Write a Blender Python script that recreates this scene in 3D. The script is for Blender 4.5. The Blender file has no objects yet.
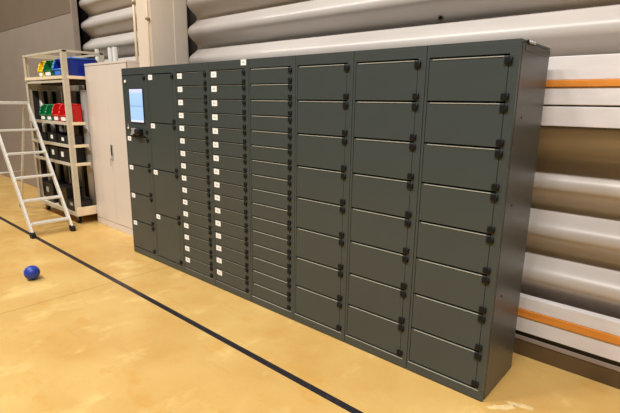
import bpy, bmesh, math, random
from mathutils import Matrix, Vector
random.seed(7)
SC = bpy.context.scene
COL = SC.collection

# ------------------------------------------------------------------ materials
def srgb(r, g, b):
    def f(c):
        c /= 255.0
        return c / 12.92 if c <= 0.04045 else ((c + 0.055) / 1.055) ** 2.4
    return (f(r), f(g), f(b), 1.0)

def mat(name, rgb, rough=0.5, metal=0.0, noise=0.0, nscale=6.0, bump=0.0, bscale=60.0, spec=0.5, emit=None, stretch=(1, 1, 1), coat=0.0):
    m = bpy.data.materials.new(name)
    m.use_nodes = True
    nt = m.node_tree
    b = nt.nodes['Principled BSDF']
    base = srgb(*rgb)
    b.inputs['Base Color'].default_value = base
    b.inputs['Roughness'].default_value = rough
    b.inputs['Metallic'].default_value = metal
    b.inputs['Specular IOR Level'].default_value = spec
    b.inputs['Coat Weight'].default_value = coat
    tc = nt.nodes.new('ShaderNodeTexCoord')
    mp = nt.nodes.new('ShaderNodeMapping')
    mp.inputs['Scale'].default_value = stretch
    nt.links.new(tc.outputs['Object'], mp.inputs['Vector'])
    if noise > 0:
        n = nt.nodes.new('ShaderNodeTexNoise')
        n.inputs['Scale'].default_value = nscale
        n.inputs['Detail'].default_value = 5
        nt.links.new(mp.outputs[0], n.inputs['Vector'])
        r = nt.nodes.new('ShaderNodeValToRGB')
        r.color_ramp.elements[0].position = 0.3
        r.color_ramp.elements[1].position = 0.7
        r.color_ramp.elements[0].color = tuple(c * (1 - noise) for c in base[:3]) + (1,)
        r.color_ramp.elements[1].color = tuple(min(1, c * (1 + noise)) for c in base[:3]) + (1,)
        nt.links.new(n.outputs['Fac'], r.inputs['Fac'])
        nt.links.new(r.outputs['Color'], b.inputs['Base Color'])
    if bump > 0:
        n2 = nt.nodes.new('ShaderNodeTexNoise')
        n2.inputs['Scale'].default_value = bscale
        n2.inputs['Detail'].default_value = 3
        nt.links.new(mp.outputs[0], n2.inputs['Vector'])
        bp = nt.nodes.new('ShaderNodeBump')
        bp.inputs['Strength'].default_value = bump
        bp.inputs['Distance'].default_value = 0.01
        nt.links.new(n2.outputs['Fac'], bp.inputs['Height'])
        nt.links.new(bp.outputs['Normal'], b.inputs['Normal'])
    if emit:
        b.inputs['Emission Color'].default_value = srgb(*emit[0])
        b.inputs['Emission Strength'].default_value = emit[1]
    return m

M = {}
M['locker'] = mat('locker_paint', (64, 71, 69), 0.40, noise=0.05, nscale=3, bump=0.05, bscale=350)
M['locker_side'] = mat('locker_side_paint', (70, 73, 72), 0.36, noise=0.05, nscale=3, bump=0.05, bscale=350)
M['locker_dark'] = mat('locker_interior', (24, 25, 24), 0.8, noise=0.05)
M['hinge'] = mat('hinge_plastic', (10, 10, 10), 0.6, noise=0.1, nscale=40, spec=0.3)
M['edge'] = mat('door_edge_glint', (178, 177, 166), 0.4, metal=0.1, noise=0.04)  # pale colour paints the light caught along door top edges
M['edge_dim'] = mat('door_edge_glint_dim', (140, 140, 130), 0.45, metal=0.1, noise=0.04)  # dimmer copy of the painted highlight, for the slim stickered columns
M['sticker'] = mat('sticker_paper', (250, 250, 246), 0.6, noise=0.02)
M['ink'] = mat('sticker_ink', (185, 185, 185), 0.6, noise=0.05)
M['bezel'] = mat('screen_bezel', (44, 42, 46), 0.2, noise=0.02)
M['plate'] = mat('reader_metal', (185, 185, 182), 0.35, metal=0.3, noise=0.05)
M['black'] = mat('black_plastic', (16, 16, 17), 0.45, noise=0.15, nscale=20)
M['lens'] = mat('lens_white', (235, 225, 205), 0.3, noise=0.02, emit=((255, 235, 205), 0.5))
M['cream'] = mat('cream_cabinet_paint', (220, 208, 195), 0.42, noise=0.03, nscale=2)
M['cream_dark'] = mat('cabinet_gap', (150, 128, 106), 0.6, noise=0.05)
M['pillar'] = mat('pillar_paint', (228, 211, 190), 0.5, noise=0.05, nscale=3, stretch=(1, 1, .3))
M['conduit'] = mat('conduit_paint', (222, 200, 166), 0.4, noise=0.05)
M['trolley'] = mat('trolley_enamel', (205, 194, 172), 0.4, noise=0.06, nscale=12)
M['board'] = mat('trolley_board_wood', (242, 222, 188), 0.5, noise=0.08, nscale=5, stretch=(8, 1, 1))
M['dark_shade'] = mat('trolley_shade', (34, 27, 22), 0.8, noise=0.2)  # near-black colour paints the shade inside the trolley
M['tube'] = mat('grey_tube_plastic', (188, 183, 174), 0.45, noise=0.05)
M['alu'] = mat('ladder_aluminium', (222, 218, 208), 0.4, metal=0.15, noise=0.05, nscale=20)
M['rubber'] = mat('rubber_black', (20, 18, 20), 0.7, noise=0.15)
M['caster_metal'] = mat('caster_zinc', (140, 138, 132), 0.35, metal=0.7, noise=0.08)
for nm, c in dict(yellow=(250, 214, 10), green=(8, 120, 66), red=(214, 22, 18), blue=(14, 44, 150), light_blue=(70, 130, 225)).items():
    M[nm] = mat('bin_plastic_' + nm, c, 0.4, noise=0.04, nscale=8)
M['orange'] = mat('orange_wood_batten', (226, 142, 52), 0.5, noise=0.12, nscale=5, stretch=(1, 10, 10))
M['rail_board'] = mat('painted_rail_board', (226, 220, 218), 0.45, noise=0.06, nscale=4, stretch=(1, 4, 4))
M['base_brown'] = mat('baseboard_brown', (92, 72, 44), 0.6, noise=0.2, nscale=5)
M['base_dark'] = mat('baseboard_seal', (30, 24, 20), 0.6, noise=0.1)
M['base_grey'] = mat('baseboard_rail_grey', (150, 136, 126), 0.45, noise=0.1)
M['panel'] = mat('flat_wall_panel', (150, 137, 124), 0.5, noise=0.04, nscale=2)
M['panel_dark'] = mat('flat_wall_panel_darker', (122, 106, 88), 0.5, noise=0.04, nscale=2)
M['recess'] = mat('wall_recess_shade', (42, 34, 26), 0.8, noise=0.15)
M['blue_mark'] = mat('blue_floor_mark', (35, 60, 160), 0.45, noise=0.05)
M['pale_scuff'] = mat('pale_tape_residue', (226, 198, 142), 0.22, noise=0.12, nscale=25)

# corrugated sheet steel: smooth semi-gloss enamel, faint random tone bands
M['wall'] = mat('corrugated_steel_enamel', (196, 187, 178), 0.38, metal=0.06, noise=0.07, nscale=1.1, bump=0.03, bscale=9, stretch=(.8, 3, 3))

def floor_mat():
    m = bpy.data.materials.new('sealed_yellow_concrete')
    m.use_nodes = True
    nt = m.node_tree; N = nt.nodes; L = nt.links
    b = N['Principled BSDF']
    tc = N.new('ShaderNodeTexCoord')
    def noise(scale, detail, st=(1, 1, 1), rough=0.55):
        mp = N.new('ShaderNodeMapping'); mp.inputs['Scale'].default_value = st
        L.new(tc.outputs['Object'], mp.inputs['Vector'])
        n = N.new('ShaderNodeTexNoise'); n.inputs['Scale'].default_value = scale
        n.inputs['Detail'].default_value = detail; n.inputs['Roughness'].default_value = rough
        L.new(mp.outputs[0], n.inputs['Vector']); return n.outputs['Fac']
    def ramp(fac, p0, c0, p1, c1):
        r = N.new('ShaderNodeValToRGB')
        r.color_ramp.elements[0].position = p0; r.color_ramp.elements[0].color = c0
        r.color_ramp.elements[1].position = p1; r.color_ramp.elements[1].color = c1
        L.new(fac, r.inputs['Fac']); return r.outputs['Color']
    def mix(fac, a, bb, mode='MIX'):
        x = N.new('ShaderNodeMix'); x.data_type = 'RGBA'; x.blend_type = mode
        if isinstance(fac, float): x.inputs[0].default_value = fac
        else: L.new(fac, x.inputs[0])
        L.new(a, x.inputs[6])
        if isinstance(bb, tuple): x.inputs[7].default_value = bb
        else: L.new(bb, x.inputs[7])
        return x.outputs[2]
    base = ramp(noise(1.3, 6), 0.32, srgb(199, 154, 83), 0.68, srgb(215, 179, 108))
    blot = ramp(noise(3.2, 8, (1, 1.6, 1), 0.65), 0.55, (0, 0, 0, 1), 0.78, (1, 1, 1, 1))
    c = mix(blot, base, srgb(204, 148, 66))
    pale = ramp(noise(2.1, 7, (1.5, 1, 1), 0.6), 0.56, (0, 0, 0, 1), 0.74, (.6, .6, .6, 1))
    c = mix(pale, c, srgb(240, 210, 138))
    streak = ramp(noise(2.6, 5, (.5, 5, 1), 0.7), 0.6, (0, 0, 0, 1), 0.8, (.45, .45, .45, 1))
    c = mix(streak, c, srgb(176, 130, 66))
    # saw-cut joints that run away from the wall
    sx = N.new('ShaderNodeSeparateXYZ'); L.new(tc.outputs['Object'], sx.inputs[0])
    def line(out, pos, w):
        a = N.new('ShaderNodeMath'); a.operation = 'SUBTRACT'; L.new(out, a.inputs[0]); a.inputs[1].default_value = pos
        a2 = N.new('ShaderNodeMath'); a2.operation = 'ABSOLUTE'; L.new(a.outputs[0], a2.inputs[0])
        a3 = N.new('ShaderNodeMath'); a3.operation = 'LESS_THAN'; L.new(a2.outputs[0], a3.inputs[0]); a3.inputs[1].default_value = w
        a4 = N.new('ShaderNodeMath'); a4.operation = 'MULTIPLY'; L.new(a3.outputs[0], a4.inputs[0]); a4.inputs[1].default_value = 0.45
        return a4.outputs[0]
    c = mix(line(sx.outputs[0], -3.29, 0.006), c, srgb(120, 92, 56))
    c = mix(line(sx.outputs[0], -8.29, 0.006), c, srgb(120, 92, 56))
    L.new(c, b.inputs['Base Color'])
    rr = N.new('ShaderNodeMapRange'); L.new(noise(5, 5), rr.inputs[0])
    rr.inputs[1].default_value = .3; rr.inputs[2].default_value = .7; rr.inputs[3].default_value = .30; rr.inputs[4].default_value = .46
    L.new(rr.outputs[0], b.inputs['Roughness'])
    bp = N.new('ShaderNodeBump'); bp.inputs['Strength'].default_value = .12; bp.inputs['Distance'].default_value = .01
    L.new(noise(30, 4), bp.inputs['Height']); L.new(bp.outputs[0], b.inputs['Normal'])
    return m
M['floor'] = floor_mat()

def tape_mat():
    m = mat('worn_dark_tape', (34, 30, 36), 0.35)
    nt = m.node_tree; N = nt.nodes; L = nt.links; b = N['Principled BSDF']
    tc = N.new('ShaderNodeTexCoord'); mp = N.new('ShaderNodeMapping'); mp.inputs['Scale'].default_value = (1, 6, 1)
    L.new(tc.outputs['Object'], mp.inputs[0])
    n = N.new('ShaderNodeTexNoise'); n.inputs['Scale'].default_value = 14; n.inputs['Detail'].default_value = 6; n.inputs['Roughness'].default_value = .75
    L.new(mp.outputs[0], n.inputs['Vector'])
    r = N.new('ShaderNodeValToRGB'); r.color_ramp.elements[0].position = .60; r.color_ramp.elements[0].color = srgb(34, 30, 36)
    r.color_ramp.elements[1].position = .74; r.color_ramp.elements[1].color = srgb(150, 128, 96)
    L.new(n.outputs['Fac'], r.inputs['Fac']); L.new(r.outputs[0], b.inputs['Base Color'])
    return m
M['tape'] = tape_mat()

def screen_mat():
    m = mat('lit_screen', (10, 12, 16), 0.2)
    nt = m.node_tree; N = nt.nodes; L = nt.links; b = N['Principled BSDF']
    tc = N.new('ShaderNodeTexCoord'); sx = N.new('ShaderNodeSeparateXYZ'); L.new(tc.outputs['Object'], sx.inputs[0])
    r = N.new('ShaderNodeValToRGB'); e = r.color_ramp.elements
    # z on the door part runs 1.46 .. 1.79 : pale bar, blue page, thin rule, blue page, white foot
    mr = N.new('ShaderNodeMapRange'); L.new(sx.outputs[2], mr.inputs[0]); mr.inputs[1].default_value = 1.456; mr.inputs[2].default_value = 1.787
    L.new(mr.outputs[0], r.inputs['Fac']); r.color_ramp.interpolation = 'LINEAR'
    e[0].position = 0; e[0].color = srgb(232, 236, 255); e[1].position = 1; e[1].color = srgb(225, 222, 250)
    for p, c in ((.06, (226, 236, 255)), (.09, (172, 208, 250)), (.46, (176, 210, 250)), (.48, (150, 188, 232)), (.51, (150, 188, 232)), (.53, (172, 206, 250)), (.86, (176, 212, 250)), (.93, (214, 224, 252))):
        x = e.new(p); x.color = srgb(*c)
    L.new(r.outputs[0], b.inputs['Emission Color']); b.inputs['Emission Strength'].default_value = 1.12
    return m
M['screen'] = screen_mat()

# ------------------------------------------------------------------ mesh helpers
class MB:
    def __init__(s): s.bm = bmesh.new(); s.mats = []
    def mi(s, m):
        if m not in s.mats: s.mats.append(m)
        return s.mats.index(m)
    def box(s, x0, x1, y0, y1, z0, z1, m, bev=0.0):
        t = bmesh.new()
        bmesh.ops.create_cube(t, size=1)
        for v in t.verts:
            v.co = Vector((x0 + (v.co.x + .5) * (x1 - x0), y0 + (v.co.y + .5) * (y1 - y0), z0 + (v.co.z + .5) * (z1 - z0)))
        if bev > 0:
            bmesh.ops.bevel(t, geom=t.edges[:], offset=bev, segments=2, profile=.6, affect='EDGES')
        return s.merge(t, m)
    def merge(s, t, m, smooth=False, mtx=None):
        i = s.mi(m); mp = {}
        for v in t.verts: mp[v] = s.bm.verts.new(mtx @ v.co if mtx else v.co)
        for f in t.faces:
            try:
                g = s.bm.faces.new([mp[v] for v in f.verts]); g.material_index = i; g.smooth = smooth
            except ValueError: pass
        t.free(); return s
    def tube(s, p0, p1, r, m, seg=16, r2=None):
        p0 = Vector(p0); p1 = Vector(p1); d = p1 - p0
        t = bmesh.new()
        bmesh.ops.create_cone(t, cap_ends=True, segments=seg, radius1=r, radius2=r if r2 is None else r2, depth=d.length)
        q = Vector((0, 0, 1)).rotation_difference(d.normalized()).to_matrix().to_4x4()
        mt = Matrix.Translation((p0 + p1) / 2) @ q
        i = s.mi(m); mp = {}
        for v in t.verts: mp[v] = s.bm.verts.new(mt @ v.co)
        for f in t.faces:
            g = s.bm.faces.new([mp[v] for v in f.verts]); g.material_index = i; g.smooth = len(f.verts) == 4
        t.free(); return s
    def bar(s, p0, p1, w, h, m, up=(0, 1, 0), bev=.002):
        # rectangular bar: w along 'up', h across
        p0 = Vector(p0); p1 = Vector(p1); d = (p1 - p0); l = d.length; d.normalize()
        u = Vector(up); u = (u - d * u.dot(d)).normalized(); n = d.cross(u)
        t = bmesh.new(); bmesh.ops.create_cube(t, size=1)
        for v in t.verts: v.co = Vector((v.co.x * w, v.co.y * h, v.co.z * l))
        if bev: bmesh.ops.bevel(t, geom=t.edges[:], offset=bev, segments=1, affect='EDGES')
        mt = Matrix((u.to_4d(), n.to_4d(), d.to_4d(), (0, 0, 0, 1))).transposed(); mt.translation = (p0 + p1) / 2
        for k in range(3): mt[3][k] = 0
        mt[3][3] = 1
        return s.merge(t, m, mtx=mt)
    def prism(s, pts, axis, a0, a1, m, smooth=False):
        # closed polygon pts (2D) extruded along axis
        def mk(p, a):
            return Vector((a, p[0], p[1])) if axis == 'x' else (Vector((p[0], a, p[1])) if axis == 'y' else Vector((p[0], p[1], a)))
        i = s.mi(m); A = [s.bm.verts.new(mk(p, a0)) for p in pts]; B = [s.bm.verts.new(mk(p, a1)) for p in pts]
        n = len(pts)
        for k in range(n):
            f = s.bm.faces.new([A[k], A[(k + 1) % n], B[(k + 1) % n], B[k]]); f.material_index = i; f.smooth = smooth
        for V in (A[::-1], B):
            f = s.bm.faces.new(V); f.material_index = i
        return s
    def mesh(s, name):
        bmesh.ops.recalc_face_normals(s.bm, faces=s.bm.faces[:])
        me = bpy.data.meshes.new(name); s.bm.to_mesh(me); s.bm.free()
        for m in s.mats: me.materials.append(m)
        return me
    def build(s, name, parent=None, loc=(0, 0, 0)):
        return place(s.mesh(name), name, parent, loc)

def place(me, name, parent=None, loc=(0, 0, 0)):
    o = bpy.data.objects.new(name, me); COL.objects.link(o)
    o.location = loc
    if parent: o.parent = parent
    return o

def empty(name, loc=(0, 0, 0), rz=0.0):
    o = bpy.data.objects.new(name, None); COL.objects.link(o)
    o.location = loc; o.rotation_euler.z = rz; o.empty_display_size = .1
    return o

def tag(o, label, cat, group=None):
    o['label'] = label; o['category'] = cat
    if group: o['group'] = group
    return o

def struct(o): o['kind'] = 'structure'; return o

def copy_tree(o, parent=None):
    c = o.copy(); COL.objects.link(c); c.parent = parent
    for ch in list(o.children): copy_tree(ch, c)
    return c

# ------------------------------------------------------------------ setting
WX = 6.5
struct(MB().box(-14, WX, -5.0, 1.1, -.1, 0, M['floor']).build('floor'))

Z0 = 2.125 - 7 * .31          # centre of the lowest bulge
YB, YR = .735, .862           # bulge front, recess
def wave(z):
    # deep rounded wave, lobes a little tighter than the hollows
    c = .5 - .5 * math.cos(2 * math.pi * (z - Z0) / .31)
    return YB + (YR - YB) * c ** 1.25
def corrugated(x0, x1):
    mb = MB(); i = mb.mi(M['wall']); bm = mb.bm
    zs = [.0 + k * .31 / 28 for k in range(int(4.3 / (.31 / 28)))]
    nx = 8; rows = []
    prof = [(wave(z), z) for z in zs]
    for y, z in prof:
        rows.append([bm.verts.new((x0 + (x1 - x0) * j / nx, y, z)) for j in range(nx + 1)])
    back = [[bm.verts.new((x0 + (x1 - x0) * j / nx, y + .004, z)) for j in range(nx + 1)] for y, z in prof]
    for a in range(len(rows) - 1):
        for j in range(nx):
            f = bm.faces.new([rows[a][j], rows[a][j + 1], rows[a + 1][j + 1], rows[a + 1][j]]); f.smooth = True
            g = bm.faces.new([back[a][j + 1], back[a][j], back[a + 1][j], back[a + 1][j + 1]]); g.smooth = True
        for j in (0, nx):
            bm.faces.new([rows[a][j], rows[a + 1][j], back[a + 1][j], back[a][j]])
    return mb
o = corrugated(-3.865, WX).build('wall_back'); struct(o)
o = corrugated(-6.60, -4.44).build('wall_back'); struct(o)
struct(MB().box(-14, WX, .93, 1.05, 0, 4.3, M['recess']).build('wall_back'))  # dark sheet paints the shade in the gaps beside the corrugated sheets
# flat panel at the far left
struct(MB().box(-14, -6.66, .65, .70, 0, 2.93, M['panel'], .006).build('wall_left'))
struct(MB().box(-14, -6.665, .655, .70, 2.936, 4.3, M['panel_dark'], .006).build('wall_left'))  # upper part of the flat panel, in a darker tone
struct(MB().box(-6.665, -6.63, .63, .72, 0, 4.3, M['panel'], .006).build('trim_1'))
# baseboard at the wall foot
struct(MB().box(-3.6, WX, .70, .742, 0, .115, M['base_brown'], .003).box(-3.6, WX, .694, .742, .115, .145, M['base_grey'], .004)
       .box(-3.6, WX, .70, .742, .145, .176, M['base_dark'], .002).build('baseboard_back'))

# guard rails on the wall
def rail(zlo, zhi, s0, s1, split, label, yf):
    r = empty('guard_rail', (-3.5, yf, zlo)); tag(r, label, 'wall rail')
    W = WX + 3.5
    def bd(a, b, nm='board', m=M['rail_board'], f=0.0):
        MB().box(0, W, -f, .738 - yf, a - zlo, b - zlo, m, .004).build(nm, r)
    if split:
        bd(zlo, split - .005); bd(split + .005, s0 - .001)
    else: bd(zlo, s0 - .001)
    bd(s0, s1, 'batten', M['orange'], .008)
    bd(s1 + .001, zhi)
    return r
rail(1.568, 1.960, 1.790, 1.828, 1.685, 'high pale wall rail with an orange stripe, level with the locker tops', .57)
rail(.185, .432, .294, .346, None, 'low pale wall rail with an orange stripe, just above the dark baseboard', .675)

# floor marks
t = MB().box(-14, 2.5, -.588, -.540, 0.0, .0012, M['tape']).build('floor_tape')
tag(t, 'long dark worn line of tape across the floor in front of lockers', 'floor tape')
bl = bmesh.new(); bmesh.ops.create_uvsphere(bl, u_segments=32, v_segments=20, radius=.068)
mk = MB(); mk.merge(bl, M['blue_mark'], True)
t = mk.build('blue_ball', None, (-3.905, -1.082, .068)); tag(t, 'small round blue object on the floor at the left, beside the tape', 'ball')
# residue of clear tape by the locker corner
def blob(cx, cy, rx, ry, rot, seed):
    rnd = random.Random(seed); pts = []
    for k in range(22):
        a = 2 * math.pi * k / 22; q = 1 + rnd.uniform(-.35, .3)
        x, y = rx * q * math.cos(a), ry * q * math.sin(a)
        pts.append((cx + x * math.cos(rot) - y * math.sin(rot), cy + x * math.sin(rot) + y * math.cos(rot)))
    return pts
sc = MB(); sc.prism(blob(.10, .04, .085, .022, .8, 3), 'z', 0, .001, M['pale_scuff'])
sc.prism(blob(.17, .12, .07, .02, .3, 5), 'z', 0, .001, M['pale_scuff'])
t = sc.build('tape_residue'); tag(t, 'pale scuffed tape residue on floor at the foot of the right-hand locker', 'floor mark')

b = MB().tube((0, 0, 0), (0, -.006, 0), .022, M['base_grey'], 20).tube((0, -.006, 0), (0, -.018, 0), .013, M['black'], 6)
b = b.build('wall_bolt', None, (-0.866, 0.859, 2.296)); tag(b, 'small dark bolt head in the corrugated wall above the rightmost lockers', 'bolt')

# pillar and pipes
p = MB().box(-4.38, -4.08, .41, .88, 0, 4.3, M['pillar'], .006).box(-4.084, -4.074, .70, .86, 0, 4.3, M['pillar'], .002)
p = p.build('pillar'); tag(p, 'square beige pillar rising behind the left end of the lockers', 'pillar')
def pipe(x, y, z0, z1, r, label, brackets=(), m='conduit', grp=None):
    o = empty('pipe', (x, y, z0)); tag(o, label, 'pipe', grp)
    MB().tube((0, 0, 0), (0, 0, z1 - z0), r, M[m], 18).build('shaft', o)
    for z in brackets:
        MB().box(-r - .012, r + .012, -r - .006, r + .006, z - z0 - .012, z - z0 + .012, M['cream_dark'], .003).build('bracket', o)
    return o
pipe(-4.83, .63, 0, 4.3, .016, 'thin vertical beige conduit just left of the pillar', (2.84,))
pipe(-4.10, .385, 0, 4.3, .011, 'thin conduit running up the front corner of the pillar', (2.55,))
pipe(-5.95, .645, 0, 2.37, .028, 'left stub of three grey pipes above the shelving trolley end', (), 'tube')
pipe(-5.56, .65, 0, 2.365, .034, 'middle of three grey pipes rising behind the cream cabinet', (), 'tube')
pipe(-5.43, .65, 0, 2.365, .034, 'tallest right-hand grey pipe of three behind the cream cabinet', (), 'tube')

# ------------------------------------------------------------------ lockers
H, W, D = 2.0, .5018, .494
G = .0035
DZ0, DZ1 = .072, 1.928
DX0, DX1 = .020, W - .053
cache = {}
def get(key, fn):
    if key not in cache: cache[key] = fn()
    return cache[key]

def carcass(n_lines, last=False, first=False):
    mb = MB(); m = M['locker']; ms = M['locker_side']
    x0, x1 = G / 2, W - G / 2
    mb.box(x0, x0 + .018, .022, D, 0, H - .012, ms if last else m, .002)
    if last:
        mb.box(x1 - .018, x1, .034, D, .0, H - .014, ms, .003)
        mb.box(x1 - .021, x1 - .007, .022, .036, .01, H - .014, M['locker_dark'])
        mb.box(x1 - .012, x1 + .004, .07, D - .004, H - .05, H - .016, ms, .003)
    else:
        mb.box(x1 - .018, x1, .022, D, 0, H - .012, m, .002)
    mb.box(x0 + .018, x1 - .018, D - .012, D, 0, H - .012, m)
    mb.box(x0, x1, .0, D, H - .012, H, m, .002)                   # lid
    mb.box(x0 + .018, x1 - .018, .05, D - .012, .04, .055, m)     # bottom
    mb.box(x0, x1, 0, .022, DZ1 + .004, H - .012, m, .0015)       # header
    mb.box(x0, x1, 0, .022, .004, DZ0 - .004, m, .0025)           # plinth
    mb.box(x0 + .004, x1 - .004, .006, .022, 0, .004, M['locker_dark'])
    mb.box(x0, DX0 - .003, 0, .022, DZ0 - .004, DZ1 + .004, m, .0015)
    mb.box(DX1 + .003, x1, 0, .022, DZ0 - .004, DZ1 + .004, m, .0015)
    mb.box(DX0 - .003, DX1 + .003, .022, .03, DZ0 - .004, DZ1 + .004, M['locker_dark'])
    return mb.mesh('cabinet_body')

def door_mesh(h, gap=.007):
    mb = MB(); m = M['locker']
    x0, x1, z0, z1 = DX0, DX1, gap / 2, h - gap / 2
    mb.box(x0, x1, 0.0005, .018, z0, z1, m, .0022)
    return mb.mesh('door')
def strip_mesh(h, dim, gap=.007):  # highlight on a door's top edge, built as a pale strip
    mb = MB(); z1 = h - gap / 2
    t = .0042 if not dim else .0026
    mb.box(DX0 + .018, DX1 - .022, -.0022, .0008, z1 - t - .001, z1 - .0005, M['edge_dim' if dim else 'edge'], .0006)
    return mb.mesh('edge_glint')
def hinge_mesh():
    mb = MB()
    mb.box(-.021, .019, -.009, .0005, -.0165, .0165, M['hinge'], .003)
    mb.tube((.013, -.008, -.0165), (.013, -.008, .0165), .004, M['hinge'], 10)
    return mb.mesh('hinge')
def small_hinge_mesh():
    mb = MB()
    mb.box(-.017, .016, -.009, .0005, -.0145, .0145, M['hinge'], .003)
    mb.tube((.011, -.008, -.0145), (.011, -.008, .0145), .004, M['hinge'], 10)
    return mb.mesh('hinge')
def label_mesh(seed):
    rnd = random.Random(seed); mb = MB(); s = M['sticker']
    mb.box(0, .072, -.0010, .0006, -.047, 0, s)
    # small illegible printed mark in the middle
    a = rnd.uniform(.020, .026)
    mb.box(a, a + .011, -.0014, -.0009, -.031, -.017, M['ink'])
    mb.box(a + .015, a + .024, -.0014, -.0009, -.032, -.018, M['ink'])
    return mb.mesh('number_sticker')

def locker(i, rows, strips, stickers, label, group, z_top=DZ1, hx=None):
    """i = column index 0..7 from the left"""
    x = -(8 - i) * W
    r = empty('locker', (x, 0, 0)); tag(r, label, 'locker', group)
    place(get(('body', i == 7), lambda: carcass(rows, last=(i == 7))), 'cabinet_body', r)
    h = (z_top - DZ0) / rows
    small = h < .2
    for k in range(rows):
        z = DZ0 + k * h
        d = place(get(('door', round(h, 4)), lambda: door_mesh(h, .007 if small else .010)), 'door', r, (0, 0, z))
        hz = .0285 if not small else .0245
        hm = get(('hinge', small), small_hinge_mesh if small else hinge_mesh)
        for zz in (h - hz, hz):
            place(hm, 'hinge', d, (DX1 + .002, 0, zz))
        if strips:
            place(get(('strip', round(h, 4), strips), lambda: strip_mesh(h, strips == 2, .007 if small else .010)), 'edge_glint', d)
        if stickers:
            lo = place(get(('lab', (k * 3 + i) % 5), lambda: label_mesh(k * 3 + i)), 'number_sticker', d, (stickers + .010, 0, h - .007))
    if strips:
        mb = MB(); mb.box(.012, W - .03, -.0022, .0008, DZ0 - .010, DZ0 - .0055, M['edge' if strips == 1 else 'edge_dim'], .0006)  # same painted highlight along the sill
        mb.build('sill_glint', r)
    return r

GL = 'locker columns of the bank'
# column 1: terminal above four doors
t0 = DZ0 + 4 * .310
term = locker(0, 4, 0, .030, 'leftmost locker column with a lit touch screen above four doors', GL, z_top=t0)
pn = MB().box(DX0 - .002, DX1 + .002, -.0005, .018, t0 + .004, DZ1 - .003, M['locker'], .003).build('terminal_panel', term)
s = MB().box(.140, .420, -.008, .0, 1.452, 1.798, M['bezel'], .003).build('touch_screen', term)
s['label'] = 'lit pale blue touch screen in a dark bezel'
MB().box(.154, .411, -.0095, -.0075, 1.460, 1.790, M['screen']).build('display', s)
c = MB().tube((.078, 0, 1.868), (.078, -.010, 1.868), .017, M['plate'], 20).tube((.078, -.010, 1.868), (.078, -.012, 1.868), .012, M['lens'], 20).build('camera_lens', term)
c = MB().tube((.070, 0, 1.392), (.070, -.006, 1.392), .009, M['lens'], 14).prism([(.062, 1.398), (.078, 1.398), (.070, 1.44)], 'y', -.004, 0, M['plate']).build('indicator_light', term)
rd = MB().box(.150, .285, -.014, .0, 1.335, 1.392, M['black'], .004).box(.185, .262, -.034, -.012, 1.338, 1.396, M['plate'], .006)
rd.tube((.150, -.012, 1.375), (.150, -.022, 1.375), .015, M['black'], 16)
rd = rd.build('card_reader', term); rd['label'] = 'silver card reader block with a black scanner'
MB().box(.270, .372, -.048, -.001, 1.330, 1.392, M['black'], .01).tube((.325, -.046, 1.36), (.325, -.054, 1.36), .022, M['bezel'], 18).build('scanner', rd)
MB().box(.125, .175, -.012, -.001, 1.322, 1.345, M['plate'], .003).build('key_lock', rd)
MB().box(.16, .41, -.009, 0, 1.319, 1.325, M['black'], .001).build('reader_ledge', rd)
for zz in (1.895, 1.365):
    place(get(('hinge', False), hinge_mesh), 'hinge', term, (DX1 + .002, 0, zz))

locker(1, 4, 0, .020, 'locker column with four tall doors, beside the screen column', GL)
locker(2, 16, 2, .022, 'left locker column of two with sixteen slim doors and white number stickers', GL)
c4 = locker(3, 16, 2, .022, 'right locker column of two with sixteen slim stickered doors, white tag on its header', GL)
tg = MB().box(.418, .480, -.0025, 0, 1.955, 1.998, M['sticker'], .001).box(.44, .458, -.003, -.002, 1.97, 1.985, M['ink'])
tg.build('header_tag', c4)
locker(4, 16, 1, 0, 'locker column of sixteen slim doors without stickers', GL)
locker(5, 8, 1, 0, 'locker column of eight large doors beside the slim unstickered doors', GL)
locker(6, 8, 1, 0, 'middle locker column of the three with eight large doors', GL)
c8 = locker(7, 8, 1, 0, 'rightmost locker column with eight large doors and an exposed end panel', GL)
# bolts and latch on top of the exposed end
bk = MB(); bk.box(W - .004, W + .006, .085, .185, H - .020, H + .002, M['hinge'], .002)
for yy in (.10, .135, .17): bk.tube((W + .004, yy, H - .008), (W + .014, yy, H - .008), .009, M['plate'], 12)
bk.build('lid_bolts', c8)
for z in (1.62, 1.15, .62):
    MB().tube((W - .003, .13, z), (W + .003, .13, z), .006, M['bezel'], 10).build('screw', c8)

# ------------------------------------------------------------------ cream steel cabinet
cb = empty('storage_cabinet', (-5.572, .29, 0)); tag(cb, 'tall cream two-door steel cabinet between the trolley and the lockers', 'cabinet')
CW, CD, CH = 1.115, .30, 2.13
b = MB()
b.box(0, CW, .012, CD, 0, CH, M['cream'], .004)
b.box(-.002, CW + .002, -.002, CD, CH - .028, CH, M['cream'], .004)
b.box(0, CW, 0, .02, 0, .085, M['cream'], .003)
b.build('cabinet_body', cb)
MB().box(.004, CW - .004, .006, .013, .086, CH - .03, M['cream_dark']).build('door_gap', cb)
mid = .59
for x0, x1 in ((.012, mid - .003), (mid + .003, CW - .012)):
    MB().box(x0, x1, -.004, .012, .092, CH - .034, M['cream'], .004).build('door', cb)
hd = MB().box(mid - .012, mid + .045, -.012, -.003, .93, 1.13, M['plate'], .005).box(mid, mid + .03, -.016, -.010, .99, 1.12, M['black'], .003)
hd = hd.build('handle', cb); hd['label'] = 'recessed dark and silver latch handle'
MB().tube((mid + .004, -.012, .95), (mid + .004, -.03, .95), .009, M['plate'], 12).box(mid - .008, mid + .0, -.03, -.024, .86, .945, M['plate'], .002).build('key', hd)

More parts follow.
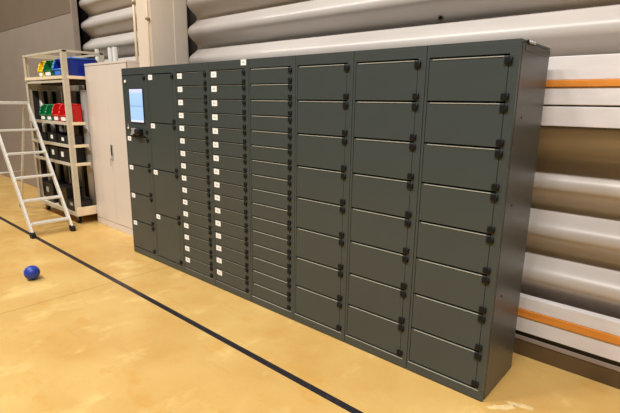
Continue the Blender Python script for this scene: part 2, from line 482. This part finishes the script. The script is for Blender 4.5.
# ------------------------------------------------------------------ shelving trolley
tr = empty('shelving_trolley', (-6.25, .3, 0)); tag(tr, 'tall cream wheeled shelving trolley holding coloured bins, left of the cream cabinet', 'trolley')
ox, oy = 6.25, -.3
TX0, TX1, TY0, TY1, TZ = -7.0, -5.592, .03, .575, 2.29
def tb(): return MB()
def L(mb, name, lab=None):
    o = mb.build(name, tr, (ox, oy, 0))
    if lab: o['label'] = lab
    return o
for x, sx in ((TX0, 1), (TX1 - .06, -1)):
    for y in (TY0, TY1 - .04):
        f = MB().box(x, x + .06, y if y < .3 else y + .028, (y if y < .3 else y + .028) + .012, .12, TZ, M['trolley'], .002)
        xx = x if sx > 0 else x + .048
        ya = y if y < .3 else y - .022
        f.box(xx, xx + .012, ya + (.0125 if y < .3 else -.001), ya + (.062 if y < .3 else .049), .12, TZ, M['trolley'], .002)
        L(f, 'post')
top = MB()
for y in (TY0, TY1 - .03): top.box(TX0 + .002, TX1 - .002, y - .002, y + .028, TZ - .03, TZ, M['trolley'], .003)
for x in (TX0, TX1 - .03): top.box(x, x + .03, TY0, TY1, TZ - .028, TZ + .002, M['trolley'], .003)
top.box(TX0 + .4, TX0 + .43, TY0, TY1, TZ - .026, TZ - .002, M['trolley'], .003)
L(top, 'top_frame')
shelf_y = {1.965: .50, 1.375: .25, 1.080: .27, .835: .27}
for z, yd in shelf_y.items():
    sh = MB().box(TX0 + (.014 if z > 1.8 else .12), TX1 - .014, TY0 + .013, yd, z - .02, z, M['trolley'], .002)
    sh.box(TX0 + .01, TX1 - .06, TY0 - .008, TY0 + .013, z - .028, z + .012, M['board'] if z > 1.8 else M['trolley'], .003)
    sh.box(TX1 - .013, TX1 + .004, TY0 + .045, yd, z - .028, z + .012, M['board'], .003)
    if z > 1.8:
        sh.box(TX0 + .02, TX1 - .06, TY0 + .0, TY0 + .018, z - .075, z - .045, M['trolley'], .003)
        sh.box(TX0 + .02, TX1 - .03, TY0 + .2, yd - .02, z - .085, z - .021, M['dark_shade'], .003)
    L(sh, 'shelf')
L(MB().box(TX0 + .07, TX1 - .07, TY1 - .03, TY1 - .018, .2, 1.80, M['dark_shade'], .002), 'back_shade', 'dark sheet painting the shade behind the shelves')
L(MB().box(TX0 + .014, TX0 + .026, TY0 + .07, TY1 - .075, .2, 1.80, M['dark_shade'], .002), 'end_shade', 'dark end panel')
L(MB().box(TX0 + .014, TX0 + .026, TY0 + .05, TY1 - .05, 1.803, 1.90, M['trolley'], .002), 'cross_rail')
dk = MB().box(TX0, TX1, TY0, TY1, .135, .16, M['board'], .003)
dk.box(TX0, TX1 + .004, TY0 - .012, TY0, .125, .175, M['trolley'], .004)
dk.box(TX1 - .004, TX1 + .012, TY0, TY1, .125, .245, M['board'], .004)
L(dk, 'deck')
for x in (TX0 + .12, TX1 - .14):
    for y in (TY0 + .08, TY1 - .1):
        c = MB().box(x - .03, x + .03, y - .03, y + .03, .115, .135, M['caster_metal'], .003)
        c.box(x - .032, x + .032, y - .026, y - .020, .04, .118, M['caster_metal'], .002).box(x - .032, x + .032, y + .020, y + .026, .04, .118, M['caster_metal'], .002)
        c.tube((x, y - .026, .052), (x, y + .026, .052), .01, M['caster_metal'], 10)
        co = L(c, 'caster')
        MB().tube((x, y - .016, .052), (x, y + .016, .052), .052, M['rubber'], 24).build('wheel', co)

# open-fronted picking bins
def picking_bin(x, y, z, w, d, h, m, rim, label):
    """front faces -Y; scooped sides"""
    r = empty('picking_bin', (x, y, z)); tag(r, label, 'bin', 'open-fronted plastic bins on the trolley')
    mb = MB(); t = .008; lip = h * .38
    q = min(d, .3)
    side = [(0.02, 0), (d, 0), (d, h), (q * .42, h), (q * .28, h * .985), (q * .17, h * .92), (q * .09, h * .80), (q * .04, h * .62), (-.005, lip)]
    for xx in (0, w - t):
        mb.prism(side, 'x', xx, xx + t, m)
    mb.box(t, w - t, .01, d, 0, t, m)
    mb.box(t, w - t, d - t, d, 0, h, m)
    mb.prism([(.02, 0), (.028, t), (.004, lip), (-.006, lip)], 'x', t, w - t, m)
    mb.build('tray', r)
    rb = MB()
    prev = None
    for xx in (.004, w - .004):
        pts = [(xx, p[0], p[1]) for p in side[2:]]
        for a, bb in zip(pts[:-1], pts[1:]): rb.tube(a, bb, .011, rim, 8)
    rb.tube((0, -.005, lip), (w, -.005, lip), .010, rim, 8)
    rb.build('rim', r)
    MB().box(w * .22, w * .78, -.004, .002, lip * .25, lip * .8, M['sticker'] if rim is not M['light_blue'] else rim, .001).build('label_holder', r)
    return r
picking_bin(-6.515, .055, 1.967, .19, .40, .225, M['yellow'], M['yellow'], 'yellow open bin on the top shelf of the trolley')
picking_bin(-6.30, .050, 1.967, .30, .42, .225, M['green'], M['green'], 'green open bin between the yellow and blue bins on the top shelf')
picking_bin(-5.982, .052, 1.967, .325, .43, .235, M['blue'], M['light_blue'], 'blue open bin at the right end of the top trolley shelf')
picking_bin(-6.635, .058, 1.377, .215, .185, .215, M['green'], M['green'], 'left green bin of the two on the second trolley shelf')
picking_bin(-6.40, .055, 1.377, .225, .185, .22, M['green'], M['green'], 'green bin on the second trolley shelf, next to the red bins')
picking_bin(-6.155, .055, 1.377, .225, .19, .235, M['red'], M['red'], 'red bin in the middle of the second trolley shelf')
picking_bin(-5.912, .050, 1.377, .25, .19, .235, M['red'], M['red'], 'red bin at the right end of the second trolley shelf')

# grey tubes standing on the deck behind the shelves
def standing_tube(x, y, r, h, label, g='grey tubes standing in the trolley'):
    o = empty('cardboard_tube', (x, y, .161)); o.name = 'plastic_tube'; tag(o, label, 'tube', g)
    MB().tube((0, 0, 0), (0, 0, h - .161), r, M['tube'], 24).build('tube_wall', o)
    MB().tube((0, 0, h - .161), (0, 0, h - .149), r * 1.04, M['tube'], 24).build('end_cap', o)
standing_tube(-5.752, .340, .056, 1.79, 'thick grey tube standing at the right end of the trolley')
standing_tube(-6.258, .40, .032, 1.79, 'thin grey tube behind the red bins, left of the thick tube')
for yy, lb in ((.20, 'front'), (.32, 'middle'), (.44, 'rear')):
    standing_tube(-6.93, yy, .032, 1.79, {'front': 'thin grey tube farthest left inside the trolley', 'middle': 'thin grey tube seen above the green bins, middle of the left three', 'rear': 'thin grey tube seen above the red bins, right of the left three'}[lb])

# black storage on lower shelves
def black_box(x, y, z, w, d, h, label, tagx=None, lid=True):
    o = empty('storage_box', (x, y, z)); tag(o, label, 'box', 'black boxes on the lower trolley shelves')
    mb = MB(); t = .006
    mb.box(0, w, 0, d, 0, t, M['black']); mb.box(0, w, 0, t, 0, h, M['black'], .002); mb.box(0, w, d - t, d, 0, h, M['black'], .002)
    mb.box(0, t, t, d - t, 0, h, M['black']); mb.box(w - t, w, t, d - t, 0, h, M['black'])
    mb.box(-.005, w + .005, -.005, t, h - .014, h, M['black'], .002)
    mb.build('box_body', o)
    if tagx is not None:
        MB().box(tagx, tagx + .075, -.004, .0005, h * .38, h * .75, M['sticker'], .001).build('paper_tag', o)
for k, (x, w, h) in enumerate(((-6.80, .30, .11), (-6.44, .32, .14), (-6.06, .36, .12))):
    black_box(x, .06, 1.082, w, .17, h, ['low black box at the left of the third trolley shelf', 'black box in the middle of the third trolley shelf', 'wide black box at the right of the third trolley shelf'][k], .12 if k else None)
for k, (x, w, h) in enumerate(((-6.72, .27, .175), (-6.40, .29, .19), (-6.07, .35, .185))):
    black_box(x, .055, .837, w, .19, h, ['black box with paper tag at the left of the fourth trolley shelf', 'black box with paper tag in the middle of the fourth trolley shelf', 'black box with paper tag at the right of the fourth trolley shelf'][k], .08)
for k, (x, y, w, h) in enumerate(((-6.86, .08, .34, .30), (-6.36, .08, .34, .30), (-5.96, .06, .34, .16))):
    o = empty('storage_crate', (x, y, .161)); tag(o, ['tall black crate at the left of the trolley deck', 'black crate in the middle of the trolley deck', 'low black crate at the right of the trolley deck'][k], 'crate', 'black crates on the trolley deck')
    mb = MB(); mb.box(0, w, 0, .2, 0, h, M['black'], .012)
    mb.box(-.006, w + .006, -.006, .206, h - .03, h - .01, M['black'], .004); mb.build('crate_body', o)
    MB().box(w * .3, w * .55, -.008, -.0005, h * .5, h * .75, M['plate'], .002).build('grip', o)

# ------------------------------------------------------------------ step ladder
ld = empty('step_ladder', (-5.9, -.4, 0)); tag(ld, 'aluminium step ladder with black feet standing in front of the trolley', 'ladder')
lx, ly = 5.9, .4
def LL(mb, name): return mb.build(name, ld, (lx, ly, 0))
SL = -.71
def fx(z): return -5.36 + SL * z
YA, YB2 = -.13, -.60
ZT = 1.62
for y in (YA, YB2):
    LL(MB().bar((fx(.05), y, .05), (fx(ZT), y, ZT), .028, .062, M['alu']), 'side_rail')
    LL(MB().prism([(-5.405, 0), (-5.335, 0), (-5.335, .06), (-5.39, .075), (-5.43, .06)], 'y', y - .024, y + .024, M['rubber']), 'rubber_foot')
for z in (.155, .42, .69, .98, 1.27):
    x = fx(z)
    LL(MB().box(x - .05, x + .05, YB2 + .012, YA - .012, z - .014, z + .010, M['alu'], .003), 'step')
xt = fx(ZT)
LL(MB().box(xt - .20, xt + .04, YB2 - .02, YA + .02, ZT - .02, ZT + .02, M['alu'], .006), 'top_platform')
def rx_(z): return xt - .15 - .42 * (ZT - z)
for y in (YA + .005, YB2 - .005):
    LL(MB().bar((rx_(.03), y, .03), (rx_(ZT - .02), y, ZT - .02), .024, .04, M['alu']), 'rear_leg')
    LL(MB().box(rx_(0) - .025, rx_(0) + .045, y - .02, y + .02, 0, .05, M['rubber'], .006), 'rubber_foot')
LL(MB().tube((rx_(.6), YB2, .6), (rx_(.6), YA, .6), .012, M['alu'], 10), 'cross_bar')

# ------------------------------------------------------------------ camera
fl, yaw, pit, roll = 460.3605, -0.72062, 0.22064, 0.01552
cam_loc = (0.7956, -2.4352, 1.6768)
F = Vector((math.sin(yaw) * math.cos(pit), math.cos(yaw) * math.cos(pit), -math.sin(pit)))
R0 = Vector((math.cos(yaw), -math.sin(yaw), 0)); U0 = R0.cross(F)
R = math.cos(roll) * R0 + math.sin(roll) * U0
U = -math.sin(roll) * R0 + math.cos(roll) * U0
cd = bpy.data.cameras.new('camera'); cam = bpy.data.objects.new('camera', cd); COL.objects.link(cam)
mt = Matrix((R.to_4d(), U.to_4d(), (-F).to_4d(), (0, 0, 0, 1))).transposed()
for k in range(3): mt[3][k] = 0
mt[3][3] = 1
mt.translation = Vector(cam_loc)
cam.matrix_world = mt
cd.sensor_width = 36; cd.sensor_fit = 'HORIZONTAL'; cd.lens = fl / 620 * 36
cd.shift_x = -1 / 620; cd.clip_start = .05
SC.camera = cam

# ------------------------------------------------------------------ light
def area(name, loc, size, power, col, rot=(0, 0, 0)):
    l = bpy.data.lights.new(name, 'AREA'); l.shape = 'RECTANGLE'; l.size, l.size_y = size
    l.energy = power; l.color = col
    o = bpy.data.objects.new(name, l); COL.objects.link(o); o.location = loc; o.rotation_euler = rot
    return o
WARM = (1.0, .975, .945)
for x, e in ((-11.0, 330), (-7.4, 440), (-3.8, 420), (-.2, 430), (3.4, 820)):
    area('ceiling_lamp', (x, -4.6, 9.5), (1.6, .6), e, WARM)
w = bpy.data.worlds.new('world'); SC.world = w; w.use_nodes = True
bg = w.node_tree.nodes['Background']; bg.inputs[0].default_value = (1.0, .96, .92, 1); bg.inputs[1].default_value = .04

SC.view_settings.view_transform = 'Standard'
SC.view_settings.look = 'None'
SC.view_settings.gamma = 1
SC.view_settings.use_curve_mapping = False
SC.view_settings.exposure = 0.0
